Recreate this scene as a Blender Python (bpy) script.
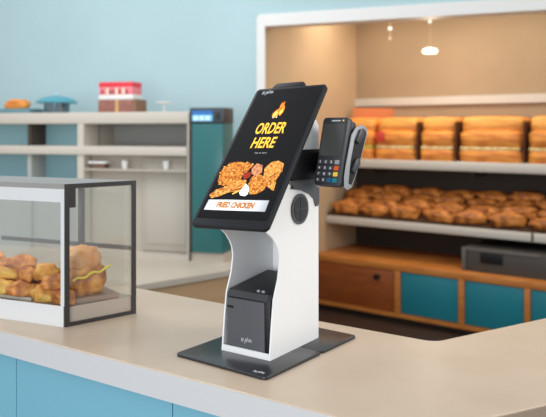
import bpy, bmesh, math, random
from mathutils import Vector, Matrix, noise, Euler
scene = bpy.context.scene
for o in list(bpy.data.objects): bpy.data.objects.remove(o)
COL = scene.collection
R = math.radians
# ------------------------------------------------------------------ camera
FPX = 688.0; EYE = 1.485
cam = bpy.data.cameras.new('camera'); camo = bpy.data.objects.new('camera', cam); COL.objects.link(camo)
camo.location = (0, 0, EYE); camo.rotation_euler = (R(90), 0, 0)
cam.sensor_width = 36; cam.lens = 36*FPX/546; cam.shift_y = -(208.5-130)/546; cam.clip_start = .05
cam.dof.use_dof = True; cam.dof.focus_distance = 1.66; cam.dof.aperture_fstop = 3.6
scene.camera = camo
# ------------------------------------------------------------------ light
w = bpy.data.worlds.new('world'); scene.world = w; w.use_nodes = True
w.node_tree.nodes['Background'].inputs[0].default_value = (.95, .98, 1.0, 1)
w.node_tree.nodes['Background'].inputs[1].default_value = .78
def area(name, loc, target, sx, sy, power, col):
    l = bpy.data.lights.new(name, 'AREA'); l.shape = 'RECTANGLE'; l.size = sx; l.size_y = sy; l.energy = power; l.color = col
    o = bpy.data.objects.new(name, l); COL.objects.link(o); o.location = loc
    o.rotation_euler = (Vector(target)-Vector(loc)).to_track_quat('-Z', 'Y').to_euler(); return o
area('ceiling_light_left', (-1.6, 3.4, 3.3), (-1.4, 4.6, 1.0), 2.2, 1.6, 42, (.98, .99, 1))
area('key_light_right', (2.6, 1.2, 2.3), (.2, 1.9, 1.1), 1.4, 1.2, 36, (1, .95, .89))  # unseen key light added from the right to brighten the kiosk side
area('fill_light_front', (-1.5, -1.3, 1.5), (-.3, 2.0, 1.0), 1.8, 1.4, 62, (.96, .98, 1))  # unseen fill added on the camera side to brighten front faces
alc = area('alcove_light', (1.31, 5.13, 2.52), (1.5, 5.25, 1.1), 2.2, .45, 19, (1, .90, .76)); alc.rotation_euler = (R(8), 0, -.6435)
scene.view_settings.view_transform = 'Standard'; scene.view_settings.look = 'None'
scene.view_settings.exposure = 0.0; scene.view_settings.gamma = 1; scene.view_settings.use_curve_mapping = False
# ------------------------------------------------------------------ helpers
def lin(c):
    return tuple(((v/255)/12.92 if v/255 <= .04045 else ((v/255+.055)/1.055)**2.4) for v in c)+(1,)
MATS = {}
def mat(name, rgb, rough=.5, metal=0, emit=0, var=0, scale=20, bump=0, spec=.5, rgb2=None, coat=0, stretch=None, detail=3, lo=.35, hi=.65):
    if name in MATS: return MATS[name]
    m = bpy.data.materials.new(name); m.use_nodes = True; nt = m.node_tree; b = nt.nodes['Principled BSDF']
    b.inputs['Base Color'].default_value = lin(rgb); b.inputs['Roughness'].default_value = rough
    b.inputs['Metallic'].default_value = metal; b.inputs['Specular IOR Level'].default_value = spec
    b.inputs['Coat Weight'].default_value = coat
    if rgb2 is None and var: rgb2 = tuple(max(0, v*(1-var)) for v in rgb)
    if rgb2 or bump:
        tc = nt.nodes.new('ShaderNodeTexCoord'); mp = nt.nodes.new('ShaderNodeMapping'); n = nt.nodes.new('ShaderNodeTexNoise')
        n.inputs['Scale'].default_value = scale; n.inputs['Detail'].default_value = detail
        if stretch: mp.inputs['Scale'].default_value = stretch
        nt.links.new(tc.outputs['Object'], mp.inputs['Vector']); nt.links.new(mp.outputs[0], n.inputs['Vector'])
        if rgb2:
            cr = nt.nodes.new('ShaderNodeValToRGB'); cr.color_ramp.elements[0].color = lin(rgb2); cr.color_ramp.elements[1].color = lin(rgb)
            cr.color_ramp.elements[0].position = lo; cr.color_ramp.elements[1].position = hi
            nt.links.new(n.outputs[0], cr.inputs[0]); nt.links.new(cr.outputs[0], b.inputs['Base Color'])
            if emit: nt.links.new(cr.outputs[0], b.inputs['Emission Color'])
        if bump:
            bp = nt.nodes.new('ShaderNodeBump'); bp.inputs['Strength'].default_value = bump; bp.inputs['Distance'].default_value = .01
            nt.links.new(n.outputs[0], bp.inputs['Height']); nt.links.new(bp.outputs[0], b.inputs['Normal'])
    if emit:
        b.inputs['Emission Strength'].default_value = emit
        if not rgb2: b.inputs['Emission Color'].default_value = lin(rgb)
    MATS[name] = m; return m
def glass(name, rgb, fac=.1):
    m = bpy.data.materials.new(name); m.use_nodes = True; nt = m.node_tree; nt.nodes.clear()
    out = nt.nodes.new('ShaderNodeOutputMaterial'); t = nt.nodes.new('ShaderNodeBsdfTransparent'); g = nt.nodes.new('ShaderNodeBsdfGlossy')
    t.inputs[0].default_value = lin(rgb); g.inputs['Roughness'].default_value = .05
    mx = nt.nodes.new('ShaderNodeMixShader'); mx.inputs[0].default_value = fac
    nt.links.new(t.outputs[0], mx.inputs[1]); nt.links.new(g.outputs[0], mx.inputs[2]); nt.links.new(mx.outputs[0], out.inputs[0])
    MATS[name] = m; return m
def box(bm, x0, x1, y0, y1, z0, z1, bev=0, M=None):
    vs = [bm.verts.new((x, y, z)) for z in (z0, z1) for x, y in ((x0, y0), (x1, y0), (x1, y1), (x0, y1))]
    f = [(0,3,2,1), (4,5,6,7), (0,1,5,4), (1,2,6,5), (2,3,7,6), (3,0,4,7)]
    fs = [bm.faces.new([vs[i] for i in q]) for q in f]
    if bev:
        r = bmesh.ops.bevel(bm, geom=list({e for q in fs for e in q.edges}), offset=bev, segments=2, affect='EDGES', profile=.5)
        vs = list({v for q in r['faces'] for v in q.verts} | {v for v in vs if v.is_valid})
    if M:
        for v in vs: v.co = M @ v.co
def prism(bm, pts, z0, z1, axis='z', bev=0):
    """outline extruded: axis z (x,y pts), axis x (y,z pts), axis y (x,z pts)"""
    def P(p, t): return {'z': (p[0], p[1], t), 'x': (t, p[0], p[1]), 'y': (p[0], t, p[1])}[axis]
    a = [bm.verts.new(P(p, z0)) for p in pts]; b = [bm.verts.new(P(p, z1)) for p in pts]; n = len(pts)
    fs = [bm.faces.new(a), bm.faces.new(b[::-1])]+[bm.faces.new((a[i], b[i], b[(i+1) % n], a[(i+1) % n])) for i in range(n)]
    bmesh.ops.recalc_face_normals(bm, faces=fs)
    if bev: bmesh.ops.bevel(bm, geom=list(fs[0].edges)+list(fs[1].edges), offset=bev, segments=2, affect='EDGES', profile=.5)
def cyl(bm, c, r, d, axis='z', seg=32, r2=None, caps=True):
    M = {'z': Matrix(), 'x': Matrix.Rotation(R(90), 4, 'Y'), 'y': Matrix.Rotation(R(-90), 4, 'X')}[axis]
    bmesh.ops.create_cone(bm, cap_ends=caps, segments=seg, radius1=r, radius2=r if r2 is None else r2, depth=d, matrix=Matrix.Translation(c) @ M)
def lathe(bm, prof, c=(0,0,0), seg=32):
    rings = [[bm.verts.new((c[0]+r*math.cos(2*math.pi*i/seg), c[1]+r*math.sin(2*math.pi*i/seg), c[2]+z)) for i in range(seg)] for r, z in prof]
    for a, b in zip(rings, rings[1:]):
        for i in range(seg): bm.faces.new((a[i], a[(i+1) % seg], b[(i+1) % seg], b[i]))
    bm.faces.new(rings[0][::-1]); bm.faces.new(rings[-1])
def rrect(x0, x1, y0, y1, r, n=6):
    p = []
    for cx, cy, a in ((x1-r, y1-r, 0), (x0+r, y1-r, 90), (x0+r, y0+r, 180), (x1-r, y0+r, 270)):
        for i in range(n+1): t = R(a+90*i/n); p.append((cx+r*math.cos(t), cy+r*math.sin(t)))
    return p
def obj(name, bm, m, parent=None, smooth=False, label=None, cat=None, group=None, kind=None):
    me = bpy.data.meshes.new(name)
    if isinstance(bm, bpy.types.Mesh): me = bm
    else:
        bmesh.ops.recalc_face_normals(bm, faces=bm.faces); bm.to_mesh(me); bm.free()
    me.materials.clear(); me.materials.append(m)
    if smooth:
        for p in me.polygons: p.use_smooth = True
        if smooth != 'full': me.set_sharp_from_angle(angle=R(35))
    o = bpy.data.objects.new(name, me); COL.objects.link(o)
    if parent: o.parent = parent
    tag(o, label, cat, group, kind); return o
def tag(o, label=None, cat=None, group=None, kind=None):
    for k, v in (('label', label), ('category', cat), ('group', group), ('kind', kind)):
        if v: o[k] = v
    return o
def thing(name, label, cat, loc=(0,0,0), rz=0, group=None, rot=None):
    o = bpy.data.objects.new(name, None); COL.objects.link(o); o.location = loc; o.rotation_euler = rot or (0, 0, rz); o.empty_display_size = .05
    return tag(o, label, cat, group)
def B(): return bmesh.new()
def bx(name, m, parent, dims, bev=0, **k):
    bm = B(); box(bm, *dims, bev=bev); return obj(name, bm, m, parent, smooth=bool(bev), **k)
def text_mesh(s, size, sx=1, shear=0, off=0, align='CENTER', ext=.0001):
    c = bpy.data.curves.new('txt', 'FONT'); c.body = s; c.size = size; c.shear = shear; c.offset = off; c.align_x = align; c.extrude = ext; c.resolution_u = 3
    o = bpy.data.objects.new('txt', c); COL.objects.link(o); bpy.context.view_layer.update()
    me = bpy.data.meshes.new_from_object(o.evaluated_get(bpy.context.evaluated_depsgraph_get()))
    bpy.data.objects.remove(o); me.transform(Matrix.Diagonal((sx, 1, 1, 1))); return me
def fit_text(s, w, h, **k):
    me = text_mesh(s, 1, **k); xs = [v.co.x for v in me.vertices]; ys = [v.co.y for v in me.vertices]
    me.transform(Matrix.Diagonal((w/(max(xs)-min(xs)), h/(max(ys)-min(ys)), .0003/.0002 if k.get('ext') is None else 1, 1)) @ Matrix.Translation((-(max(xs)+min(xs))/2, -(max(ys)+min(ys))/2, 0)))
    return me
FRONT = Matrix(((1,0,0,0), (0,0,-1,0), (0,1,0,0), (0,0,0,1)))   # text xy -> local xz, facing -y
def put(me, x, y, z): me.transform(Matrix.Translation((x, y, z)) @ FRONT); return me
def lump(wx, wy, h, seed, amp=.12, flat=True, sub=3, pw=.75, freq=1.6):
    bm = B(); bmesh.ops.create_icosphere(bm, subdivisions=sub, radius=1)
    for v in bm.verts:
        p = v.co.copy(); q = Vector([math.copysign(abs(c)**pw, c) for c in p]); n = noise.noise(p*freq+Vector((seed*3.1, seed*1.7, 0)))+.5*noise.noise(p*freq*2.7+Vector((0, seed, 9)))
        q *= 1+amp*n*2
        v.co = (q.x*wx/2, q.y*wy/2, (q.z+.72)*h/1.72)
        if flat and v.co.z < 0: v.co.z = 0
    return bm
rnd = random.Random(4)
# ------------------------------------------------------------------ materials
M_wall = mat('blue_wall_paint', (180, 208, 214), .7, var=.03, scale=1.2)
M_trim = mat('white_trim_paint', (232, 232, 230), .45)
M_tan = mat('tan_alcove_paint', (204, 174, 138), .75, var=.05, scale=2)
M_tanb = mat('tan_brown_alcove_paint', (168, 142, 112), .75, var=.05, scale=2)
M_floor = mat('dark_wood_floor', (60, 42, 32), .5, rgb2=(42, 28, 22), scale=3, stretch=(1, 8, 1))
M_top = mat('beige_stone_worktop', (205, 186, 165), .32, rgb2=(198, 178, 156), scale=6)
M_band = mat('pale_grey_edge_band', (206, 208, 211), .4)
M_blue = mat('light_blue_counter_panel', (121, 181, 203), .45)
M_seam = mat('blue_seam', (80, 140, 165), .6)
M_pale = mat('pale_worktop', (194, 184, 170), .4)
M_oak = mat('tan_wood_front', (206, 170, 130), .5, rgb2=(198, 162, 122), scale=3, stretch=(1, 1, 8))
M_orange = mat('orange_wood_frame', (198, 126, 60), .4, rgb2=(180, 108, 46), scale=5, stretch=(1, 1, 7))
M_brown = mat('brown_wood_door', (146, 76, 28), .4, rgb2=(128, 62, 22), scale=4, stretch=(1, 1, 7))
M_teal = mat('teal_panel', (28, 122, 136), .35)
M_shelf = mat('pale_shelf_board', (200, 192, 181), .45)
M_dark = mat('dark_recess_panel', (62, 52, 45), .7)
M_black = mat('black_plastic', (22, 22, 25), .45, spec=.3)
M_slate = mat('slate_plastic', (50, 52, 57), .38)
M_white = mat('white_powder_coat', (240, 241, 242), .35)
M_steel = mat('brushed_grey_metal', (150, 152, 156), .35, metal=.6)
M_plate = mat('charcoal_steel_plate', (40, 42, 46), .3)
M_grey = mat('grey_cabinet_panel', (172, 174, 172), .5)
M_lower = mat('grey_beige_panel', (186, 178, 166), .5)
M_greyd = mat('grey_appliance', (70, 66, 62), .5)
M_glass = glass('clear_glass', (250, 251, 250), .07)
M_tglass = glass('teal_glass', (190, 224, 230), .12)
M_crust = mat('golden_crust', (236, 154, 62), .55, rgb2=(182, 90, 24), scale=9, bump=.3, lo=.3, hi=.62, stretch=(.6, .6, 3.5))
M_crust2 = mat('pale_golden_crust', (242, 168, 78), .55, rgb2=(198, 100, 28), scale=8, bump=.3, lo=.3, hi=.62, stretch=(.6, .6, 3.5))
M_pastry = mat('brown_pastry', (212, 132, 56), .55, rgb2=(120, 60, 20), scale=12, bump=.6, lo=.36, hi=.6)
M_crumb = mat('cream_filling', (238, 214, 160), .7, rgb2=(206, 160, 84), scale=40)
M_green = mat('green_filling', (168, 178, 60), .7, rgb2=(206, 180, 90), scale=60)
M_red = mat('red_packaging', (206, 60, 44), .5)
# ------------------------------------------------------------------ setting
V2 = lambda x, y: Vector((x, y))
J = V2(-.083, 5.2); E1 = V2(.932, -.362); NW = V2(.362, .932)
bm = B(); box(bm, -6, 5, -2.5, 8.5, -.1, 0); obj('floor', bm, M_floor, kind='structure')
def wallseg(bm, p, d, n, t0, t1, th, z0, z1):
    q = [p+d*t0, p+d*t1, p+d*t1+n*th, p+d*t0+n*th]; prism(bm, [tuple(v) for v in q], z0, z1)
bm = B(); wallseg(bm, J, E1, NW, -5.0, -.045, .12, 0, 3.0); wallseg(bm, J, E1, NW, -.045, 3.2, .12, 2.34, 3.0); wallseg(bm, J, E1, NW, 2.75, 3.2, .12, 0, 2.34)
obj('wall_back', bm, M_wall, kind='structure')
bm = B(); wallseg(bm, J, E1, -NW, -.022, 0.030, .02, 0, 2.355); wallseg(bm, J, E1, NW, -.045, 0.0, .12, 0, 2.34)
obj('trim_1', bm, M_trim, kind='structure')
bm = B(); wallseg(bm, J, E1, -NW, .030, 2.75, .02, 2.265, 2.355); wallseg(bm, J, E1, NW, .0, 2.75, .12, 2.265, 2.34)
obj('trim_2', bm, M_trim, kind='structure')
# alcove frame: a along the shelves, b into the alcove
EA = V2(.8, -.6); EB = V2(.6, .8); AL = math.atan2(-.6, .8)
def al(a, b, z=0): v = J+EA*a+EB*b; return (v.x, v.y, z)
def apx(px, b):
    k = (px-273)/FPX; return (k*(5.2+.8*b)+.083-.6*b)/(.8+.6*k)
BB = 1.42
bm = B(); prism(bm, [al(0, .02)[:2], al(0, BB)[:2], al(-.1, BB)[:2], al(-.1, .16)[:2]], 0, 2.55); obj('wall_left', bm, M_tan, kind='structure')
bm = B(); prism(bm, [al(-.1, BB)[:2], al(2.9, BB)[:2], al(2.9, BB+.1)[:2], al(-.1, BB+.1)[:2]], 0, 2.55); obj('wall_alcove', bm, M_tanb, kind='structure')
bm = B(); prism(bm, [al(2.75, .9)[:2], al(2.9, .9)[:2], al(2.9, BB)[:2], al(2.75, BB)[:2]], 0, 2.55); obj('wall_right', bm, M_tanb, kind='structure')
bm = B(); prism(bm, [al(-.1, .16)[:2], al(2.9, .98)[:2], al(2.9, BB+.1)[:2], al(-.1, BB+.1)[:2]], 2.55, 2.62); obj('ceiling', bm, M_trim, kind='structure')
bm = B(); prism(bm, [al(0, BB-.03)[:2], al(2.75, BB-.03)[:2], al(2.75, BB)[:2], al(0, BB)[:2]], 1.70, 1.768); obj('trim_3', bm, M_shelf, kind='structure')
# ------------------------------------------------------------------ main counter
CF, CR = V2(-.0466, 1.394), V2(.242, 1.205); dF = V2(.683, -.446).normalized(); dR = V2(.904, .427).normalized()
A0 = CR-dF*1.84; A1 = CR+dR*1.05
KB = V2(.408, 1.738); dBk = V2(-.826, .563).normalized(); dBr = V2(.858, .513).normalized()
Bl = KB+dBk*1.95; Br = KB+dBr*.75
def rnd_corner(p, a, b, r=.03, n=5):
    p0 = p+(a-p).normalized()*r; p1 = p+(b-p).normalized()*r
    return [tuple(p0*(1-t)**2+p*2*t*(1-t)+p1*t*t) for t in [i/n for i in range(n+1)]]
outer = [tuple(A0), tuple(CR), tuple(A1), tuple(Br)]+rnd_corner(KB, Br, Bl)+[tuple(Bl)]
ct = thing('service_counter', 'angled service counter with beige worktop, pale edge and light blue front panels', 'counter', (.1, 1.5, 0))
def loc(pts, o=(.1, 1.5)): return [(p[0]-o[0], p[1]-o[1]) for p in pts]
bm = B(); prism(bm, loc(outer), .89, .95, bev=.002); obj('worktop', bm, M_top, ct)
bm = B()
for p, q, mb in ((A0, CR, M_band), (CR, A1, mat('shaded_brown_edge', (150, 134, 118), .5))):  # right leg's edge has its shade put into the colour
    bm = B(); d = (q-p).normalized(); n = V2(d.y, -d.x); prism(bm, loc([p, q, q+n*.004, p+n*.004]), .889, .9475); obj('edge_band', bm, mb, ct, label='taupe edge band with painted shade' if mb != M_band else None)
ins = .02; nF = V2(-dF.y, dF.x); nR = V2(-dR.y, dR.x)
iA0 = A0+nF*ins; iCR = CR+(nF+nR)*ins*.9; iA1 = A1+nR*ins
body = [iA0, iCR, iA1, Br-V2(.02, .03), KB+V2(0, -.03), Bl+V2(.0, -.05)]
bm = B(); prism(bm, loc(body), .0, .89); obj('counter_body', bm, M_blue, ct)
seams = []
def tF(px):
    k = (px-273)/FPX; p = iCR; return (p.x-k*p.y)/(dF.x-k*dF.y)
ts = [0]+sorted(tF(px) for px in (175, 19))+[1.75]
for t0, t1 in zip(ts, ts[1:]):
    p = iCR-dF*(t0+.0015); q = iCR-dF*(t1-.0015)
    bm = B(); prism(bm, loc([p, q, q-nF*.008, p-nF*.008]), .08, .886); obj('front_panel', bm, M_blue, ct)
bm = B(); p, q = iCR+dR*.002, iA1; prism(bm, loc([p, q, q-nR*.008, p-nR*.008]), .08, .886); obj('front_panel', bm, M_blue, ct)
# ------------------------------------------------------------------ low back counter
bc = thing('back_counter', 'low back counter with pale top and tan wooden front behind the service counter', 'counter', (-1.0, 4.2, 0))
poly = [(-2.4, 2.58), (-.777, 3.93), (-.12, 4.476), (-.16, 5.12), (-2.9, 6.14)]
bm = B(); prism(bm, loc(poly, (-1, 4.2)), .56, .60, bev=.003); obj('worktop', bm, M_pale, bc)
poly = [(-2.4, 2.65), (-.80, 3.96), (-.14, 4.5), (-.18, 5.10), (-2.88, 6.1)]
bm = B(); prism(bm, loc(poly, (-1, 4.2)), 0, .56); obj('wooden_base', bm, M_oak, bc)
# ------------------------------------------------------------------ left shelving unit
UL = math.atan2(-.29, .957)     # local x to the right along the front, y into depth; a = -x
U0 = (-.561, 4.65, .60)
un = thing('shelving_unit', 'pale grey open shelving unit standing on the low back counter', 'shelving unit', U0, UL)
W = 1.95; D = .45
bm = B(); box(bm, -W, 0, 0, D, .93, 1.01, .004); obj('top_board', bm, M_shelf, un, True)
bx('shelf', M_shelf, un, (-W+.02, -.022, -.01, D-.01, .71, .77), .003)
bx('side_panel', M_shelf, un, (-.02, 0, 0, D, 0, .93)); bx('side_panel', M_shelf, un, (-W, -W+.02, 0, D, 0, .93))
bx('post', M_shelf, un, (-.87, -.82, .0, D-.02, .77, .93)); bx('post', M_shelf, un, (-.87, -.82, .0, D-.02, .0, .71))
bx('back_panel', M_grey, un, (-.82, -.02, D-.02, D, 0, .93)); bx('back_panel', mat('teal_back_panel', (150, 194, 204), .5), un, (-W+.02, -.82, .20, .22, .03, .93), label='teal back panel')
bx('divider', M_dark, un, (-1.30, -1.27, .02, .2, .77, .93)); bx('divider', M_grey, un, (-1.30, -1.27, .02, .2, .0, .71))
bx('bottom_board', M_shelf, un, (-W+.02, -.02, 0, D-.02, 0, .03))
bx('lower_panel', M_lower, un, (-.815, -.025, .10, .12, .03, .705))
d = bx('cabinet_door', M_lower, un, (-.40, -.03, .086, .10, .04, .69), .002)
bx('door_panel', mat('beige_door_inset', (190, 184, 174), .5), d, (-.365, -.065, .080, .086, .09, .655), .002)
bx('edge_strip', M_dark, un, (-.006, .0015, -.004, .0, 0, 1.0), label='dark edge strip')
bx('ledge', M_lower, un, (-.815, -.025, .0, .10, .60, .612))
bx('lower_panel', M_grey, un, (-W+.02, -1.301, .02, .035, .03, .50)); bx('lower_panel', M_grey, un, (-1.269, -.871, .04, .055, .03, .50))
def onunit(x, y, z): c, s = math.cos(UL), math.sin(UL); return (U0[0]+c*x-s*y, U0[1]+s*x+c*y, U0[2]+z)
# small things on the middle of the unit
t = thing('napkin_dispenser', 'small brown and white dispenser on the lower ledge of the shelving unit', 'dispenser', onunit(-.72, .05, .612), UL)
# open ledge under the shelf
bx('body', mat('brown_box', (120, 90, 74), .5), t, (-.05, .05, -.03, .03, 0, .035), .003); bx('lid', M_trim, t, (-.07, .07, -.04, .04, .035, .05), .003)
for x, l in ((-.52, 'left white cup standing under the middle shelf'), (-.20, 'right white cup standing under the middle shelf')):
    bm = B(); lathe(bm, [(.016, 0), (.022, .03), (.024, .058), (.021, .058), (.018, .01)]); o = obj('paper_cup', bm, M_trim, None, True, l, 'cup', 'white cups under the shelf'); o.location = onunit(x, .05, .612)
# on top of the unit
zt = 1.01
def top_thing(name, label, cat, x, y, z=zt): return thing(name, label, cat, onunit(x, y, z), UL)
t = top_thing('cardboard_carton', 'brown cardboard carton on top of the pale shelving unit', 'box', -.59, .14)
bx('carton_body', mat('cardboard', (156, 104, 92), .7, var=.12, scale=30), t, (-.15, .15, -.08, .08, 0, .09), .002); bx('tape', mat('tape', (206, 166, 110), .5), t, (-.01, .012, -.0815, -.08, 0, .09))
bx('flap', mat('cardboard_edge', (134, 100, 76), .7), t, (.12, .1515, -.0805, .0805, .002, .091))
t = top_thing('snack_box', 'red and pink snack box with a white rim on the brown carton', 'box', -.605, .14, zt+.0915)
bx('box_body', M_trim, t, (-.135, .135, -.07, .07, 0, .035), .002, label='white lower rim'); 
b = bx('front_panel', mat('coral_card', (236, 132, 140), .5), t, (-.133, .133, -.07, .07, .035, .09), .002)
bx('red_band', mat('red_card', (226, 56, 70), .5), t, (-.134, .134, -.071, .071, .09, .125), .002)
random.seed(2)
for i, (x, k) in enumerate(((-.105, 1), (-.065, 0), (-.045, 1), (-.02, 1), (.008, 0), (.032, 1), (.062, 0), (.088, 1))):
    bm = B(); prism(bm, [(x-.009, .04), (x+.011, .038), (x+.008, .08-.012*k), (x, .088-.01*k), (x-.007, .075)], -.0715, -.0705, 'y'); obj('printed_mark', bm, mat('cream_ink', (250, 226, 190), .5) if not k else mat('maroon_ink', (156, 60, 84), .5), t)
t = top_thing('cake_tub', 'round glass tub with a teal domed lid on the shelving unit', 'tub', -1.155, .17)
bm = B(); lathe(bm, [(.088, 0), (.095, .075), (.09, .075), (.084, .004)]); obj('glass_tub', bm, glass('blue_tub_glass', (150, 196, 206), .2), t, True)
bm = B(); lathe(bm, [(.15, .075), (.152, .083), (.12, .108), (.07, .124), (.02, .13)]); obj('domed_lid', bm, mat('teal_lid', (74, 150, 166), .35), t, True)
bm = B(); lathe(bm, [(.01, .13), (.016, .142), (.008, .15)]); obj('lid_knob', bm, mat('pale_blue', (170, 214, 222), .3), t, True)
o = bx('serving_tray', mat('blue_grey_tray', (98, 136, 148), .5), None, (-.14, .14, -.09, .09, 0, .035), .004, label='blue grey serving tray holding a loaf at the left end of the unit top', cat='tray')
o.location = onunit(-1.47, .17, zt); o.rotation_euler.z = UL
bm = lump(.2, .12, .075, 5, .06); o = obj('bread_loaf', bm, M_crust2, None, 'full', 'pale golden loaf on the blue grey tray', 'bread'); o.location = onunit(-1.50, .17, zt+.035); o.rotation_euler.z = UL
t = top_thing('white_plate', 'small white oval dish on a thin stand on the shelving unit', 'dish', -.29, .2)
bm = B(); lathe(bm, [(.025, 0), (.006, .005), (.006, .06), (.06, .068), (.064, .078), (.05, .074)], seg=24); obj('dish', bm, M_trim, t, True)
# ------------------------------------------------------------------ cooler
cl = thing('drinks_cooler', 'narrow teal cooler with a dark header and lit blue display beside the shelving unit', 'cooler', onunit(.004, .0, 0), UL)
bx('plinth', M_pale, cl, (.004, .236, .01, .17, 0, .06))
bx('cabinet', mat('teal_cooler_body', (46, 112, 114), .4), cl, (0, .24, 0.0, .18, 0.06, .93), .004)
bx('door', mat('teal_cooler_door', (42, 108, 110), .3), cl, (.016, .236, -.012, 0, .065, .925), .002)
bx('door_edge', M_dark, cl, (0, .014, -.012, .0, .06, .93))
hd = bx('header', mat('dark_header', (56, 66, 72), .4), cl, (-.002, .244, -.014, .18, .93, 1.035), .006)
bx('display', mat('blue_display', (110, 186, 222), .3, emit=.3), hd, (.02, .165, -.018, -.014, .945, .985))
bx('display_band', mat('blue_band', (50, 110, 180), .3, emit=.2), hd, (.02, .165, -.018, -.014, .985, 1.015))
for i in range(3): bx('display_item', mat('display_white', (200, 228, 240), .3, emit=.3), hd, (.03+.043*i, .062+.043*i, -.0195, -.018, .95, .98))
bx('badge', mat('dark_badge', (28, 36, 42), .4), hd, (.19, .225, -.017, -.014, .96, 1.005), .001)
# ------------------------------------------------------------------ alcove cabinet
Zc = .45; cb = .693
def alt(name, label, cat, a, b, z=0, group=None, rz=0): return thing(name, label, cat, al(a, b, z), AL+rz, group)
cab = alt('bakery_cabinet', 'low orange wood cabinet with brown door and teal panels under the bread shelves', 'cabinet', 0.0, cb)
aE = 2.3; dp = BB-cb-.03
bx('top_board', M_orange, cab, (.005, aE, 0, dp, Zc-.05, Zc), .004)
bx('plinth', M_dark, cab, (.005, aE, .06, dp, 0, .05))
bx('carcass', M_dark, cab, (.005, aE, .03, dp, .05, Zc-.05))
bx('bottom_rail', M_orange, cab, (.005, aE, 0, .03, .045, .075))
xs = [apx(p, cb) for p in (394, 400, 458, 464, 524, 530)]
x4 = xs[5]+(xs[3]-xs[1]); 
for x0, x1 in ((xs[0], xs[1]), (xs[2], xs[3]), (xs[4], xs[5]), (x4, x4+.04)): bx('post', M_orange, cab, (x0, x1, .0, .03, .075, Zc-.05), .002)
d = bx('door', M_brown, cab, (.02, xs[0]-.005, .006, .03, .08, Zc-.055), .002, label='plain brown door')
xk = apx(377, cb); bm = B(); cyl(bm, (xk, -.008, .335), .022, .03, 'y', 24); obj('knob', bm, M_black, d, True)
for x0, x1 in ((xs[1], xs[2]), (xs[3], xs[4]), (xs[5], x4)):
    bx('sliding_door', M_teal, cab, (x0+.004, x1-.004, .012, .024, .08, Zc-.055), .002, label='teal panel')
bm = B(); prism(bm, [al(.001, BB-.02)[:2], al(2.75, BB-.02)[:2], al(2.75, BB)[:2], al(.001, BB)[:2]], Zc+.001, .755); obj('shade_liner', bm, M_dark, kind='structure')  # dark cabinet liner, recess shadow also put into its tone
# appliance on cabinet
ap = alt('warming_drawer', 'grey metal box with a black display on top of the orange cabinet', 'appliance', apx(462, .80), .80, Zc)
bx('housing', M_greyd, ap, (0, .74, 0, .45, 0.0005, .17), .006); bx('front_frame', mat('grey_frame', (98, 94, 90), .5), ap, (.0, .03, -.01, 0, .01, .17), .002)
bx('front_frame', mat('grey_frame', (98, 94, 90), .5), ap, (.03, .56, -.01, 0, .15, .17), .002); bx('display', M_black, ap, (.14, .30, -.012, 0, .07, .145), .003)
# shelves
up = alt('bread_shelf', 'upper pale shelf in the tan alcove carrying stacked loaves', 'shelf', .004, 1.0)
bx('shelf_board', M_shelf, up, (0, 2.6, 0, BB-1.005, 1.165, 1.24), .012)
for p_ in (416, 454.5, 523): xx = apx(p_, 1.005); dvd = bx('shelf_divider', mat('dark_divider', (84, 44, 24), .6), None, (-.003, .003, 0, .34, 0, .31), label={416: 'thin dark divider between the red card loaf and the third loaf', 454.5: 'thin dark divider left of the widest loaf', 523: 'thin dark divider right of the widest loaf'}[p_], cat='divider', group='dividers on the bread shelf'); dvd.location = al(xx+.004, 1.012, 1.2402); dvd.rotation_euler.z = AL
for x in (.3, 1.2, 2.1): bx('bracket', M_dark, up, (x, x+.02, .1, BB-1.005, 1.12, 1.164))
lo = alt('pastry_shelf', 'lower pale shelf in the alcove piled with brown pastries', 'shelf', .004, .88)
bx('shelf_board', M_shelf, lo, (0, 2.5, 0, BB-.905, .69, .755), .012)
for x in (.4, 1.3, 2.2): bx('bracket', M_dark, lo, (x, x+.02, .1, BB-.885, .645, .689))
bm = B(); prism(bm, [al(.001, BB-.02)[:2], al(2.75, BB-.02)[:2], al(2.75, BB)[:2], al(.001, BB)[:2]], .756, 1.16); obj('shade_back_panel', bm, M_dark, kind='structure')  # dark back sheet, shade between the shelves put into its colour
bx('price_tag', M_black, lo, (apx(531, .88), apx(531, .88)+.012, -.004, 0, .70, .757))
tr = alt('display_tray', 'sloping dark baking tray on the lower shelf under the pastries', 'tray', .01, .90, .755)
bm = B(); prism(bm, [(0, 0), (.47, 0), (.47, .20), (0, .012)], 0, 2.3, 'x'); obj('tray_body', bm, mat('dark_tray', (72, 46, 30), .5), tr)
bm = B(); box(bm, 0, 2.3, -.006, 0, 0, .010); box(bm, 0, 2.3, .47, .476, 0, .20); obj('tray_rim', bm, mat('dark_tray', (72, 46, 30), .5), tr)
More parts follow.
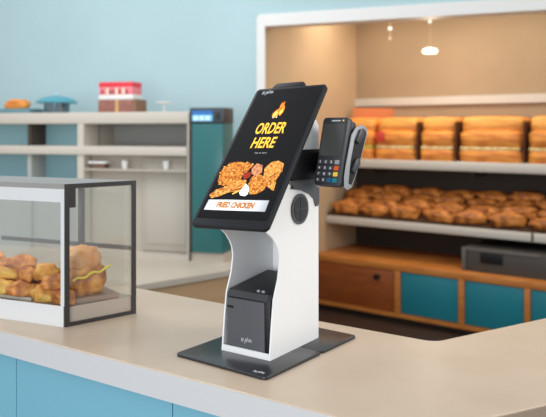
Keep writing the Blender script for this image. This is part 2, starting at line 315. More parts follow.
# pastries
protos = []
for i in range(5):
    bm = lump(.265, .155, .075, i+1, .15, sub=3, pw=.55, freq=2.2)
    me = bpy.data.meshes.new('pastry'); bm.to_mesh(me); bm.free(); me.materials.append(M_pastry)
    for p in me.polygons: p.use_smooth = True
    protos.append(me)
rows = ['front row', 'second row', 'third row', 'back row']
ords = ['first', 'second', 'third', 'fourth', 'fifth', 'sixth', 'seventh', 'eighth', 'ninth', 'tenth', 'eleventh']
first = None; SL = .188/.47; k = 0; rp = random.Random(11)
for r, b in enumerate((.965, 1.075, 1.185, 1.29)):
    n, p = (7, .275) if r % 2 == 0 else (7, .27)
    for i in range(n):
        a = .175+p*i+rp.uniform(-.01, .01)+(.06 if r % 2 else 0)
        zz = .755+.0165+SL*(b-.90)
        if first is None: o = bpy.data.objects.new('pastry', protos[0]); first = o
        else: o = first.copy(); o.data = protos[k % 5]
        COL.objects.link(o); o.location = al(a, b, zz)
        o.rotation_euler = (Matrix.Rotation(AL, 3, 'Z') @ Matrix.Rotation(math.atan(SL), 3, 'X') @ Matrix.Rotation(rp.uniform(-.2, .2), 3, 'Z')).to_euler()
        o.scale = (.99, .72, rp.uniform(.75, 1.1))
        tag(o, f'golden brown flaky pastry, {ords[i]} from the left in the {rows[r]} of the lower shelf', 'pastry', 'pastries on the lower shelf'); k += 1
# stacked loaves on the upper shelf
cols = [(341, 371), (373, 414.5), (417.5, 453), (456, 521), (525, 575)]
for i, (p0, p1) in enumerate(cols):
    b0 = 1.02; a0 = apx(p0, b0)+.012; a1 = apx(p1, b0); wv = a1-a0; ac = (a0+a1)/2; dd = .34
    a0 = max(a0, .02); wv = a1-a0; ac = (a0+a1)/2
    who = ['leftmost', 'beside the red card', 'third from left', 'widest', 'rightmost'][i]
    lo_ = alt('sandwich_loaf', f'golden lower loaf with cream filling on the upper shelf, {who}', 'bread', ac, b0+dd/2, 1.24, 'lower loaves on the bread shelf')
    bm = lump(wv*1.03, dd, .095, 20+i, .012, pw=.28); obj('crust', bm, M_crust, lo_, 'full')
    bm = B(); box(bm, -wv*.47, wv*.47, -dd*.47, dd*.45, .088, .116, .006); obj('filling', bm, M_green if i == 0 else M_crumb, lo_, True, label='green and cream filling' if i == 0 else None)
    u_ = alt('top_loaf', f'rounded golden top loaf stacked on a filled loaf, {who}', 'bread', ac, b0+dd/2+.01, 1.3565, 'upper loaves on the bread shelf')
    bm = lump(wv*1.03, dd*.9, .13, 50+i, .03, pw=.38); bm.transform(Matrix.Translation((0, .015, .105))); obj('upper_crust', bm, M_crust2, u_, 'full')
    bm = lump(wv*1.03, dd*1.0, .125, 30+i, .02, pw=.33); obj('crust', bm, M_crust, u_, 'full')
pc = bx('price_card', M_red, None, (-.04, .04, -.003, .003, 0, .085), .001, label='square red card leaning on the loaves of the upper shelf', cat='card')
pc.location = al(apx(380, 1.005), 1.005, 1.375+.035); pc.rotation_euler.z = AL
pc.location.z = 1.24+.117+.03
bk = bx('bread_crate', mat('orange_brown_crate', (198, 110, 56), .6), None, (-.27, .27, -.012, .012, 0, .44), .004, label='long orange brown box behind the loaves by the alcove corner', cat='box')
bk.location = al(.30, 1.385-.04, 1.5215+.02); bk.location = al(.30, 1.375, 1.2402)
# pendant lamp
lx = al(apx(430, .95), .95); 
pl = thing('pendant_lamp', 'small white glowing pendant lamp hanging in the alcove', 'lamp', (lx[0], lx[1], 2.09))
bm = B(); lathe(bm, [(.018, .040), (.054, .029), (.062, .010), (.052, 0), (.02, -.004)], seg=32); obj('lamp_shade', bm, mat('glowing_shade', (255, 250, 238), .4, emit=1.5), pl, True)
bm = B(); cyl(bm, (0, 0, .26), .0015, .435, seg=8); obj('cord', bm, mat('tan_cord', (190, 165, 130), .5), pl)
bm = B(); cyl(bm, (0, 0, .245), .013, .02, seg=16); obj('socket', bm, M_trim, pl, True)
bm = B(); cyl(bm, (0, 0, .48), .03, .01, seg=16); obj('ceiling_cap', bm, M_trim, pl)
l = bpy.data.lights.new('pendant_bulb', 'POINT'); l.energy = 3; l.color = (1, .86, .68); l.shadow_soft_size = .05; lo2 = bpy.data.objects.new('pendant_bulb', l); COL.objects.link(lo2); lo2.location = (0, 0, -.08); lo2.parent = pl
lx = al(apx(390, .95), .95)
sp = thing('ceiling_spotlight', 'tiny white spotlight left of the pendant lamp', 'lamp', (lx[0], lx[1], 2.22))
bm = B(); lathe(bm, [(.008, .105), (.016, .10), (.017, .08), (.008, .075)], seg=16); obj('spot_head', bm, M_trim, sp, True)
bm = B(); cyl(bm, (0, 0, .23), .0015, .25, seg=8); obj('stem', bm, mat('tan_cord', (190, 165, 130), .5), sp)
bm = B(); cyl(bm, (0, 0, .355), .03, .01, seg=16); obj('ceiling_cap', bm, M_trim, sp)
bm = B(); cyl(bm, (0, 0, .04), .002, .07, seg=8); cyl(bm, (0, 0, .01), .010, .015, seg=12); obj('pull_knob', bm, mat('dim_white', (214, 200, 178), .5), sp)
# ------------------------------------------------------------------ display case
C0 = V2(-.567, 1.868)
dc = thing('display_case', 'glass display case with silver frame full of fried food on the left of the counter', 'display case', (C0.x, C0.y, .95))
P0 = V2(0, 0); P1 = V2(.164, .143); FD = V2(-.921, .390); P2 = P1+FD*.5; P3 = FD*.5; dS = P1.normalized(); nS = V2(dS.y, -dS.x); nFc = V2(-FD.y, FD.x)*1.0
H_ = .388; Ls = P1.length
M_sil = mat('silver_frame', (216, 218, 220), .35); M_dkf = mat('dark_frame', (50, 46, 46), .45)
def strip(bm, p, d, n, t0, t1, o0, o1, z0, z1):
    prism(bm, [tuple(p+d*t0+n*o0), tuple(p+d*t1+n*o0), tuple(p+d*t1+n*o1), tuple(p+d*t0+n*o1)], z0, z1)
nFo = V2(-.390, -.921)          # outward of the front
nSo = V2(.657, -.754)           # outward of the right side
bm = B(); prism(bm, [tuple(p) for p in (P0, P1, P2, P3)], 0, .052); obj('base_tray', bm, mat('pale_case_base', (172, 160, 148), .45), dc)
bm = B(); strip(bm, P0, FD, nFo, .0, .5, 0.0002, .003, .0, .056); obj('front_sill', bm, M_sil, dc)
bm = B(); prism(bm, [tuple(p) for p in (P0, P1, P2, P3)], H_-.014, H_); obj('top_panel', bm, mat('grey_top_panel', (150, 149, 146), .4), dc)
bm = B(); strip(bm, P0, FD, -nFo, .0, .5, 0, .03, H_-.05, H_-.014); obj('top_fascia', bm, M_sil, dc)
bm = B(); strip(bm, P0, FD, -nFo, .0, .012, 0, .012, .052, H_-.05); obj('corner_post', bm, M_sil, dc)
bm = B(); strip(bm, P0, FD, -nFo, .012, .5, .004, .007, .052, H_-.05); obj('front_glass', bm, M_glass, dc)
fr = B(); e = .013
strip(fr, P0, dS, nSo, 0, e, 0, .006, 0, H_); strip(fr, P0, dS, nSo, Ls-e, Ls, 0, .006, 0, H_)
strip(fr, P0, dS, nSo, e, Ls-e, 0, .006, 0, .010); strip(fr, P0, dS, nSo, e, Ls-e, 0, .006, H_-.012, H_); obj('side_frame', fr, M_dkf, dc, label='dark side frame')
bm = B(); strip(bm, P0, dS, -nSo, .014, Ls-.001, .001, .004, .052, H_-.014); obj('side_glass', bm, M_glass, dc)
bm = B(); strip(bm, P0, dS, nSo, e, e+.018, 0, .005, H_-.065, H_-.012); obj('latch', bm, M_dkf, dc)
bm = B(); strip(bm, P1, FD, -nFo, .18, .195, -.014, .0, .052, H_-.014); obj('back_post', bm, mat('mid_grey_frame', (96, 98, 102), .5), dc)
bm = B(); strip(bm, P1, FD, -nFo, .0, .5, -.010, -.002, .185, .197); obj('back_rail', bm, mat('mid_grey_frame', (96, 98, 102), .5), dc)
bm = B(); strip(bm, P1, FD, -nFo, .0, .5, -.014, -.011, .052, H_-.014); obj('back_glass', bm, M_glass, dc)
l = bpy.data.lights.new('case_fill_light', 'AREA'); l.shape = 'RECTANGLE'; l.size = .4; l.size_y = .08; l.energy = .5; l.color = (1, .95, .88); o = bpy.data.objects.new('case_fill_light', l); COL.objects.link(o); o.parent = dc; v = FD*.25+dS*.08; o.location = (v.x, v.y, H_-.02); o.rotation_euler.z = math.atan2(-.390, .921)  # unseen fill light added under the top to brighten the food
# food: the wooden board with a sandwich and the tray of fried pieces
def cs(s, t, z): v = C0+FD*s+dS*t; return (v.x, v.y, .95+z)     # s along front, t along side
aF = math.atan2(-.390, .921)
bd = obj('serving_board', (lambda b: (box(b, -.082, .074, -.055, .055, 0, .014, .002), b)[1])(B()), mat('grey_brown_board', (150, 128, 116), .6), None, True, 'grey brown board at the right end inside the display case', 'board')
bd.location = cs(.068, .128, .0525); bd.rotation_euler.z = math.atan2(.143, .164)-R(5)
sw = thing('fried_sandwich', 'thick golden sandwich with yellow sauce on the board in the display case', 'sandwich', cs(.070, .122, .067), math.atan2(.143, .164)-R(5))
bm = lump(.115, .088, .088, 3, .15, pw=.6, freq=2.6); obj('lower_bun', bm, M_pastry if 0 else mat('amber_crust', (232, 166, 92), .6, rgb2=(156, 84, 28), scale=26, bump=.6), sw, 'full')
bm = lump(.10, .085, .062, 7, .16, pw=.75, freq=2.4); bm.transform(Matrix.Translation((-.012, 0, .075))); obj('upper_bun', bm, mat('pale_bun', (224, 178, 130), .6, rgb2=(222, 140, 60), scale=24, bump=.4), sw, 'full')
bm = B(); prev = None
pts = [Vector((-.052+.012*i, -.048-.001*(i % 2), .050+.003*i+.004*math.sin(i*1.7))) for i in range(10)]
for p, q in zip(pts, pts[1:]):
    M = Matrix.Translation((p+q)/2) @ (q-p).to_track_quat('Z', 'Y').to_matrix().to_4x4(); bmesh.ops.create_cone(bm, cap_ends=True, segments=8, radius1=.0035, radius2=.0035, depth=(q-p).length*1.2, matrix=M)
obj('yellow_sauce', bm, mat('yellow_sauce', (224, 206, 60), .4), sw, True)
ft = bx('food_tray', mat('pale_paper_tray', (196, 186, 174), .6), None, (-.34, 0, 0, .14, 0, .010), .002, label='shallow pale tray of fried food in the display case', cat='tray')
ft.location = cs(.14, .02, .0525); ft.rotation_euler.z = aF
M_fry = mat('fried_amber', (226, 156, 80), .5, rgb2=(160, 84, 30), scale=34, bump=.5); M_fry2 = mat('fried_yellow', (238, 196, 100), .5, rgb2=(212, 140, 56), scale=28, bump=.4)
fk = 0
spots = [(.145,.055,.0,.10,.055,25), (.225,.055,.0,.10,.05,-20), (.315,.06,.0,.10,.05,10), (.40,.06,0,.10,.05,-10), (.15,.115,0,.09,.06,0), (.24,.12,0,.10,.06,15), (.34,.12,0,.1,.06,-25), (.43,.12,0,.09,.06,5),
         (.175,.085,.043,.10,.045,-20), (.27,.09,.043,.11,.045,12), (.365,.092,.043,.10,.045,-15), (.22,.105,.08,.085,.035,30), (.32,.105,.08,.10,.035,-5)]

for i, (s, t, z, lx_, ly_, an) in enumerate(spots):
    bm = lump(lx_*1.05, ly_*1.05, .038, 40+i, .2, pw=.9)
    o = obj('fried_piece', bm, (M_fry2 if i in (1, 2, 9, 5) else M_fry), None, 'full', f"{'yellow' if i in (1,2,9,5) else 'amber'} fried piece in the case tray, {['bottom layer front','bottom layer back','middle layer','top'][0 if i<4 else 1 if i<8 else 2 if i<11 else 3]}, {ords[i%4 if i<8 else (i-8 if i<11 else i-11)]} from the right", 'fried food', 'fried pieces in the display case')
    o.location = cs(s+.045, t-.012, .063+z*.8); o.rotation_euler.z = aF+R(an)
for i, (s, t, z, l) in enumerate(((.045, .036, 0, 'small amber fried piece in front of the sandwich by the corner post'), (.112, .036, 0, 'small yellow fried piece between the sandwich board and the paper tray'),
                               (.078, .040, .036, 'amber fried piece lying on top of the two small front pieces'), (.150, .075, .055, 'yellow fried piece leaning above the right end of the paper tray'))):
    bm = lump(.072, .052, .044, 70+i, .2, pw=.9)
    o = obj('fried_piece', bm, (M_fry, M_fry2)[i % 2], None, 'full', l, 'fried food', 'fried pieces in the display case')
    o.location = cs(s, t, .0525+z); o.rotation_euler.z = aF+.3*i
# ------------------------------------------------------------------ KIOSK
KO = (-.0068, 1.573, .95); KR = R(-34.5)
ki = thing('ordering_kiosk', 'white self-order kiosk with tilted black touchscreen standing on the counter', 'kiosk', KO, KR)
ZP = .0065
PLM = Matrix.Translation((.0545, -.0935, 0)) @ Matrix.Rotation(R(-2.5), 4, 'Z')
for y0, y1 in ((0, .2185), (.2200, .384)):
    bm = B(); prism(bm, rrect(-.272, 0, y0, y1, .012), 0, ZP, bev=.0012); bm.transform(PLM); obj('base_plate', bm, M_plate, ki, True)
# side panels
prof = [(0, ZP), (.0039, .042), (.009, .09), (.0161, .143), (.0275, .171), (.0350, .190), (.0412, .227), (.038, .248), (.0295, .2645), (.012, .285), (-.012, .301), (-.035, .312),
        (.05, .43), (.12, .515), (.145, .546), (.165, .560), (.186, .566), (.205, .560), (.2165, .547), (.2165, ZP)]
for x0, d in ((0, -.004), (-.142, .004)):
    bm = B(); prism(bm, prof, min(x0, x0+d), max(x0, x0+d), 'x'); obj('side_panel', bm, M_white, ki)
# back and inner wall, curved
bm = B()
box(bm, -.1378, -.0042, .212, .2162, ZP, .545); obj('back_panel', bm, M_white, ki)
bm = B()
cur = [(.2115-.085*(1-math.cos(t)), .24+.12*math.sin(t)) for t in [math.pi/2*i/8 for i in range(9)]]
prism(bm, cur+[(.02, .36), (-.005, .322), (-.020, .313), (-.022, .316), (.03, .385), (.2115, .385)], -.1378, -.0042, 'x'); obj('inner_hood', bm, mat('grey_white_inner', (214, 220, 224), .4), ki, True)
bm = B(); box(bm, -.1378, -.0042, .0005, .004, ZP, .021, 0); obj('front_lip', bm, M_white, ki)
bm = B(); box(bm, -.1378, -.0042, .0042, .2115, ZP, .010, 0); obj('floor_tray', bm, M_white, ki)
bm = B(); box(bm, -.026, -.0043, .185, .2112, .18, .30); obj('inner_black_block', bm, M_black, ki)  # black block inside the column beside the right panel
# screen unit
sq = thing('screen', None, None); sq.parent = ki; sq.location = (-.071, .0645, .481)
def rotm(yaw, pitch, roll): return (Matrix.Rotation(R(yaw), 3, 'Z') @ Matrix.Rotation(R(pitch), 3, 'X') @ Matrix.Rotation(R(roll), 3, 'Y')).to_euler()
sq.rotation_euler = rotm(-.506, -41.05, -2.4)
bm = B(); prism(bm, rrect(-.1070, .1078, -.2190, .2215, .012), 0, .011, 'y', bev=.0016); obj('bezel', bm, mat('charcoal_bezel', (32, 34, 38), .45, spec=.2), sq, True)
bm = B(); prism(bm, rrect(-.099, .099, -.196, .214, .003), -.0006, .001, 'y'); obj('display', bm, mat('black_display', (20, 20, 23), .45, spec=.08), sq)
bm = B(); prism(bm, rrect(-.075, .075, -.15, .19, .02), .0111, .026, 'y', bev=.003); obj('rear_cover', bm, M_black, sq, True)
bm = B(); prism(bm, [(-.062, .2217), (.038, .2217), (.034, .236), (.028, .240), (-.050, .240), (-.056, .236)], .002, .024, 'y', bev=.001); obj('camera_bar', bm, M_black, sq, True)
def emi(n, c, e=.8, **k): return mat(n, c, .5, emit=e, spec=.1, **k)
yT = -.0009
M_y = emi('yellow_lettering', (244, 200, 70), .6); M_yo = emi('amber_outline', (150, 92, 30), .35); M_w = emi('white_lettering', (225, 228, 232), .7)
for s, cx, cz, ww, hh in (('ORDER', -.003, .0775, .087, .037), ('HERE', -.0045, .0305, .068, .034)):
    me = fit_text(s, ww*1.02, hh*1.04, shear=.05, off=.045); obj('lettering_outline', put(me, cx, yT+.0004, cz), M_yo, sq)
    me = fit_text(s, ww, hh, shear=.05, off=.012); obj('lettering', put(me, cx, yT, cz), M_y, sq)
obj('lettering', put(fit_text('Tap to start', .036, .0042, off=.01), 0, yT, -.003), mat('grey_lettering', (170, 174, 180), .5, emit=.5), sq)
def flat(name, pts, y, m, jit=0, parent=sq, n=4):
    pts = [(x*.975, z*.985) for x, z in pts]
    P = []
    for i in range(len(pts)):
        a = Vector(pts[i]); b_ = Vector(pts[(i+1) % len(pts)])
        for j in range(n):
            t = j/n; q = a.lerp(b_, t)
            if jit: q += Vector((rnd.uniform(-jit, jit), rnd.uniform(-jit, jit)))
            P.append(tuple(q))
    bm = B(); prism(bm, P, y, y+.0003, 'y'); bmesh.ops.triangulate(bm, faces=[f for f in bm.faces if len(f.verts) > 4]); return obj(name, bm, m, parent)
# flame emblem
def flatf(*a, **k): return flat(a[0], [(x*.72-.003, z) for x, z in a[1]], *a[2:], **k)
fl = flatf('flame_emblem', [(-.019, .118), (-.021, .130), (-.012, .141), (-.002, .146), (-.004, .155), (.0005, .170), (.004, .160), (.010, .172), (.012, .158), (.020, .150), (.022, .133), (.014, .119), (.006, .126), (.002, .116), (-.006, .114)], -.0010, emi('flame_orange', (232, 130, 40), .8), n=1)
flatf('flame_core', [(-.016, .119), (-.016, .128), (-.009, .136), (-.002, .134), (-.001, .124), (-.008, .116)], -.0013, emi('flame_yellow', (252, 222, 96), .8), n=1)
flatf('flame_core', [(.007, .127), (.008, .137), (.015, .144), (.018, .134), (.013, .124)], -.0013, emi('flame_yellow', (252, 222, 96), .8), n=1)
flatf('flame_core', [(.004, .140), (.006, .152), (.009, .142)], -.0013, emi('flame_red', (200, 50, 24), .7), n=1)
flatf('flame_core', [(-.014, .112), (-.012, .118), (-.009, .113)], -.0014, M_w, n=1); flatf('flame_core', [(.001, .113), (.003, .119), (.006, .113)], -.0014, M_w, n=1)
M_dim = emi('dim_white_lettering', (176, 180, 186), .45)
# emblem in the top left: small worn marks and a zigzag
def logo(parent, x, y, z, s, m):
    def seg(p, q, t=.12):
        a, b_ = Vector(p), Vector(q); d = (b_-a).normalized(); n = Vector((-d.y, d.x))*t/2
        return [tuple((v)*s+Vector((x, z))) for v in (a-n, b_-n, b_+n, a+n)]
    bm = B()
    for p, q in (((-1, .2), (-.55, .2)), ((-.95, 0), (-.5, 0)), ((-1, -.2), (-.55, -.2)), ((-.3, -.55), (-.12, .3)), ((-.12, .3), (.12, -.25)), ((.12, -.25), (.3, .5)), ((.5, .2), (.95, .2)), ((.5, -.2), (.5, .2)), ((.72, -.2), (.72, .2)), ((.95, -.2), (.95, .2))):
        prism(bm, seg(p, q), y, y+.0003, 'y')
    return obj('logo', bm, m, parent)
logo(sq, -.066, -.001, .2045, .017, M_dim)
# fried chicken picture
ck = emi('printed_chicken', (222, 142, 58), .45, rgb2=(140, 70, 20), scale=160, detail=6, lo=.36, hi=.56)
ck2 = emi('printed_chicken_light', (236, 166, 82), .45, rgb2=(160, 84, 26), scale=170, detail=6, lo=.34, hi=.56)
ck3 = emi('printed_chicken_pale', (224, 162, 122), .4, rgb2=(176, 96, 50), scale=150, detail=5)
flat('chicken_picture', [(-.0202, -.0523), (-.0098, -.0345), (-.0054, -.0381), (-.0135, -.0564)], -.0007, emi('printed_fries', (240, 190, 90), .6), n=1)
flat('chicken_picture', [(-.0901, -.0904), (-.0965, -.0548), (-.0791, -.0338), (-.0539, -.0299), (-.0194, -.0346), (-.0051, -.0407), (-.0166, -.0669), (-.0293, -.09), (-.0472, -.1016), (-.0693, -.1047), (-.0826, -.102)], -.0008, ck, .0012)
flat('chicken_picture', [(-.0041, -.0495), (.0039, -.0349), (.0235, -.041), (.0305, -.0641), (.0158, -.0755), (.0007, -.0669)], -.0009, ck3, .0010)
flat('chicken_picture', [(.0329, -.0497), (.0429, -.0336), (.0629, -.0281), (.0807, -.0359), (.086, -.0586), (.0799, -.0838), (.0853, -.1166), (.0686, -.1087), (.0445, -.0839), (.0373, -.067)], -.0010, ck2, .0012)
flat('chicken_picture', [(.006, -.0983), (.0052, -.0801), (.0202, -.0690), (.0421, -.0743), (.060, -.0956), (.0594, -.1143), (.0423, -.1259), (.0222, -.1279)], -.0011, ck, .0012)
flat('chicken_picture', [(-.0266, -.0639), (-.0006, -.064), (.0012, -.0784), (-.013, -.0863)], -.0012, emi('printed_red', (150, 48, 28), .35), .001)
flat('chicken_picture', [(.055, -.085), (.066, -.088), (.071, -.100), (.060, -.099)], -.0013, emi('printed_red', (150, 48, 28), .35), .001)
flat('chicken_picture', [(-.095, -.134), (-.0820, -.1163), (-.0458, -.1030), (-.0306, -.0861), (-.0047, -.086), (-.0008, -.104), (-.0187, -.1211), (-.0428, -.1252), (-.0627, -.136), (-.086, -.142)], -.0013, ck2, .0010)
flat('chicken_picture', [(-.040, -.1225), (-.0035, -.1120), (-.0045, -.1085), (-.041, -.1195)], -.0014, emi('printed_red', (150, 48, 28), .35), n=2)
flat('chicken_picture', [(-.0259, -.1305), (-.0022, -.1151), (-.0041, -.1122), (-.0291, -.1272)], -.0014, emi('printed_fries', (240, 190, 90), .6), n=1)
flat('chicken_picture', [(-.0005, -.0983), (.0100, -.1054), (.0165, -.1187), (.0175, -.1287), (.0109, -.1344), (-.0027, -.1321), (-.0083, -.1245), (-.0050, -.1105)], -.0015, emi('printed_white', (238, 234, 230), .7), n=1)
polys = [[(-.0901, -.0904), (-.0965, -.0548), (-.0791, -.0338), (-.0539, -.0299), (-.0194, -.0346), (-.0166, -.0669), (-.0293, -.09), (-.0472, -.1016), (-.0826, -.102)],
         [(.0329, -.0497), (.0429, -.0336), (.0629, -.0281), (.0807, -.0359), (.086, -.0586), (.0799, -.0838), (.0853, -.1166), (.0686, -.1087), (.0373, -.067)],
         [(.0202, -.0983), (.0052, -.0801), (.0202, -.0690), (.0421, -.0743), (.060, -.0956), (.0594, -.1143), (.0423, -.1259), (.0222, -.125)],
         [(-.090, -.134), (-.0820, -.1163), (-.0458, -.1030), (-.0306, -.0861), (-.010, -.09), (-.0187, -.1151), (-.0627, -.131)]]
def inside(x, z, P):
    c = False
    for i in range(len(P)):
        (x0, z0), (x1, z1) = P[i], P[i-1]
        if (z0 > z) != (z1 > z) and x < (x1-x0)*(z-z0)/(z1-z0)+x0: c = not c
    return c
rb = random.Random(8)
for nm, m_, cnt, r0, r1, y in (('chicken_shadows', emi('printed_shadow', (140, 72, 22), .35, rgb2=(188, 104, 38), scale=170), 30, .002, .0048, -.0016), ('chicken_highlights', emi('printed_highlight', (246, 188, 108), .45, rgb2=(220, 140, 60), scale=170), 34, .0018, .0042, -.0019)):
    bm = B()
    for P in polys:
        k_ = 0
        while k_ < cnt*(1.3 if P is polys[0] else .8):
            x = rb.uniform(-.097, .087); z = rb.uniform(-.14, -.028)
            if not inside(x, z, P): continue
            q = rb.uniform(r0, r1); an = rb.uniform(0, 3); el = rb.uniform(.35, .8)
            pts = []
            for i in range(8):
                t = i*math.pi/4; u_, v_ = q*math.cos(t)*rb.uniform(.75, 1.2), q*el*math.sin(t)*rb.uniform(.75, 1.2)
                pts.append(((x+u_*math.cos(an)-v_*math.sin(an))*.975, (z+u_*math.sin(an)+v_*math.cos(an))*.985))
            yy = y-.000004*k_; bm.faces.new([bm.verts.new((a_, yy, c_)) for a_, c_ in pts]); k_ += 1
    obj(nm, bm, m_, sq, kind='stuff')
flat('chicken_picture', [(-.0005, -.0983), (.0100, -.1054), (.0165, -.1187), (.0175, -.1287), (.0109, -.1344), (-.0027, -.1321), (-.0083, -.1245), (-.0050, -.1105)], -.0023, emi('printed_white', (238, 234, 230), .7), n=1)
def banner_mat():
    m = bpy.data.materials.new('silver_banner'); m.use_nodes = True; nt = m.node_tree; b = nt.nodes['Principled BSDF']
    tc = nt.nodes.new('ShaderNodeTexCoord'); sx = nt.nodes.new('ShaderNodeSeparateXYZ'); mr = nt.nodes.new('ShaderNodeMapRange'); cr = nt.nodes.new('ShaderNodeValToRGB')
    nt.links.new(tc.outputs['Object'], sx.inputs[0]); nt.links.new(sx.outputs[0], mr.inputs[0]); mr.inputs[1].default_value = -.09; mr.inputs[2].default_value = .09
    els = cr.color_ramp.elements; els[0].color = lin((200, 204, 208)); els[1].color = lin((150, 154, 160)); e_ = els.new(.35); e_.color = lin((250, 250, 250)); e_ = els.new(.8); e_.color = lin((206, 210, 214))
    nt.links.new(mr.outputs[0], cr.inputs[0]); nt.links.new(cr.outputs[0], b.inputs['Base Color']); nt.links.new(cr.outputs[0], b.inputs['Emission Color']); b.inputs['Emission Strength'].default_value = .45
    return m
bm = B(); prism(bm, [(-.0880, -.1445), (.0830, -.1420), (.0845, -.1725), (-.0890, -.1735)], -.0010, -.0007, 'y'); obj('banner', bm, banner_mat(), sq)
obj('lettering', put(fit_text('FRIED CHICKEN', .106, .0168, off=.05, shear=.1), -.004, -.0013, -.158), emi('orange_lettering', (196, 122, 52), .25), sq)
# hinge plate, arm and knob on the right panel
bm = B(); prism(bm, [(.074, .412), (.2155, .412), (.2155, .352), (.209, .343), (.200, .342), (.195, .350), (.190, .362), (.168, .376), (.13, .388), (.10, .392)], .0003, .003, 'x'); obj('hinge_plate', bm, mat('mid_grey_plate', (74, 76, 81), .45), ki)
bm = B(); cyl(bm, (.0042, .088, .397), .0035, .003, 'x', 12); obj('screw', bm, M_black, ki)
bm = B(); cyl(bm, (.0025, .1238, .343), .037, .0045, 'x', 48); kn = obj('cable_grommet', bm, mat('grommet_ring', (72, 74, 79), .45), ki, True)
bm = B(); cyl(bm, (.0052, .1238, .343), .030, .001, 'x', 48); g2 = obj('grommet_face', bm, mat('dark_grommet', (34, 35, 39), .45), kn, True)
bm = B(); box(bm, .0057, .0067, .1225, .1252, .315, .371); box(bm, .0057, .0067, .0958, .1518, .3415, .3445); obj('grommet_cross', bm, M_slate, kn)
bm = B(); box(bm, .0003, .0045, .085, .2165, .413, .487); box(bm, .0003, .055, .2166, .226, .425, .480); obj('terminal_arm', bm, M_black, ki)
# terminal cradle and terminal
TL = (.0655, .164, .4835); TR_ = rotm(-8.8, -13.3, 0)
Km = Matrix.Translation(KO) @ Matrix.Rotation(KR, 4, 'Z')
cr_ = thing('terminal_cradle', None, None); cr_.parent = ki; cr_.location = TL; cr_.rotation_euler = TR_
M_lg = mat('light_grey_plastic', (150, 154, 158), .4)
crp = [(.010, -.03), (.015, .045), (.028, .066), (.05, .078), (.072, .074), (.075, .06), (.065, 0), (.053, -.05), (.043, -.08), (.028, -.088), (.016, -.084), (.010, -.06)]
cri = [(.024, -.02), (.028, .035), (.040, .058), (.066, .068), (.071, .058), (.062, .0), (.050, -.048), (.040, -.074), (.028, -.072)]
for x0, x1, s1 in ((.0428, .0458, 1), (-.0458, -.0428, -1)):
    bm = B(); prism(bm, crp, x0, x1, 'x', bev=.0008); c_ = obj('cradle_side', bm, M_lg, cr_, True)
    bm = B(); prism(bm, cri, *((.0458, .0464) if s1 > 0 else (-.0464, -.0458)), 'x'); obj('dark_inlay', bm, M_black, c_)
bm = B(); box(bm, -.0427, .0427, .0545, .066, -.02, .058, .002); obj('cradle_back', bm, M_black, cr_, True)
for z in (.045, -.028):
    bm = B(); prism(bm, [(.028, z-.012), (.040, z-.018), (.056, z+.008), (.052, z+.024), (.038, z+.018)], .0465, .0535, 'x', bev=.0015); obj('cradle_clip', bm, M_slate, cr_, True)
T = Km @ Matrix.Translation(TL) @ Euler(TR_).to_matrix().to_4x4()
tm = thing('card_terminal', 'dark grey card payment terminal with keypad mounted beside the kiosk screen', 'card terminal'); tm.matrix_world = T
bm = B(); prism(bm, rrect(-.038, .040, -.085, .085, .010), 0, .020, 'y', bev=.002); obj('terminal_body', bm, M_slate, tm, True)
bm = B(); prism(bm, [(.0205, -.080), (.0205, .080), (.034, .078), (.042, .062), (.042, -.05), (.032, -.076)], -.037, .037, 'x', bev=.001); obj('rear_shell', bm, mat('darker_slate', (38, 40, 44), .4), tm, True)
bm = B(); prism(bm, rrect(-.033, .034, -.012, .068, .003), -.0008, .001, 'y'); obj('terminal_screen', bm, mat('grey_terminal_screen', (70, 70, 70), .25), tm)
bm = B(); prism(bm, rrect(-.010, .018, .0745, .0775, .001), -.0008, .001, 'y'); obj('status_strip', bm, mat('pale_strip', (190, 190, 190), .4), tm)
bm = B(); prism(bm, rrect(.024, .028, .0745, .0785, .0015), -.0008, .001, 'y'); obj('status_light', bm, mat('amber_led', (240, 180, 90), .4, emit=.5), tm)
M_key = mat('key_grey', (72, 74, 79), .4); M_kt = mat('key_print', (210, 212, 215), .5, emit=.1)
labs = [['1', '2', '3', '#'], ['4', '5', '6', 'X'], ['7', '8', '9', '<'], ['*', '0', None, None]]
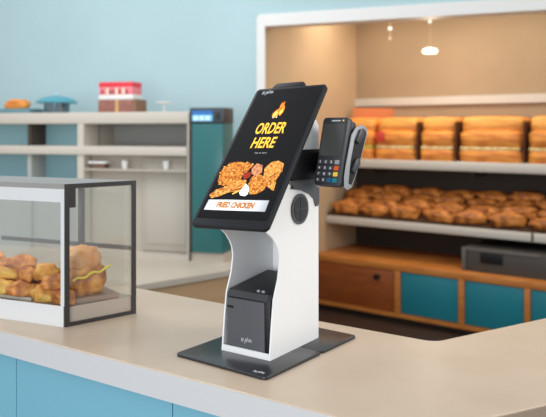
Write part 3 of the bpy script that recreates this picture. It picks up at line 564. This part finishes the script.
for r in range(4):
    for c in range(4):
        x = -.0265+.0172*c; z = -.0265-.0148*r
        col = {(1, 3): ('key_orange', (226, 92, 30)), (2, 3): ('key_yellow', (236, 200, 80)), (3, 3): ('key_teal', (20, 128, 138)), (3, 2): ('key_blue', (30, 96, 130)), (0, 3): ('key_light', (150, 152, 156))}.get((r, c))
        bm = B(); prism(bm, rrect(x-.0068, x+.0068, z-.0052, z+.0052, .002, 3), -.0015, .001, 'y'); k_ = obj('key', bm, mat(col[0], col[1], .4) if col else M_key, tm, label=(col[0].split('_')[1]+' key') if col else None)
        if labs[r][c] and not col:
            obj('key_number', put(fit_text(labs[r][c], .0048 if labs[r][c] != '1' else .002, .0062, off=.012), x, -.0017, z), M_kt, k_)
# receipt printer in the column
pr = thing('receipt_printer', 'black receipt printer tucked inside the foot of the white kiosk', 'printer', Km @ Vector((0, 0, 0)), KR)
pz = .0105
bm = B(); prism(bm, [(.014, pz), (.008, .140), (.016, .154), (.175, .172), (.175, pz)], -.131, -.006, 'x', bev=.003); obj('printer_body', bm, M_black, pr, True)
bm = B(); prism(bm, [(.0065, pz+.010), (.0045, .135), (.0075, .135), (.0132, pz+.008)], -.128, -.020, 'x', bev=.001); fc = obj('front_cover', bm, mat('charcoal_cover', (84, 86, 91), .42), pr, True)
bm = B(); box(bm, -.126, -.110, .002, .006, .112, .116); obj('paper_slot', bm, M_black, pr)
logo(pr, -.072, .0052, .040, .015, mat('silver_ink', (190, 192, 196), .4)).name = 'logo'
bm = B(); prism(bm, [(.004, .139), (.012, .1525), (.016, .1525), (.016, .139)], -.129, -.012, 'x', bev=.001); obj('front_lid', bm, M_slate, pr, True)
for x in (-.048, -.034):
    bm = B(); cyl(bm, (x, .022, .1565), .0042, .004, seg=16); obj('button', bm, mat('pale_button', (150, 156, 160), .4), pr, True)
# emblem on the base plate
lg = logo(ki, 0, 0, 0, .014, M_dim); lg.data.transform(Matrix.Translation((.020, -.072, ZP+.0002)) @ Matrix.Rotation(R(-90), 4, 'X'))
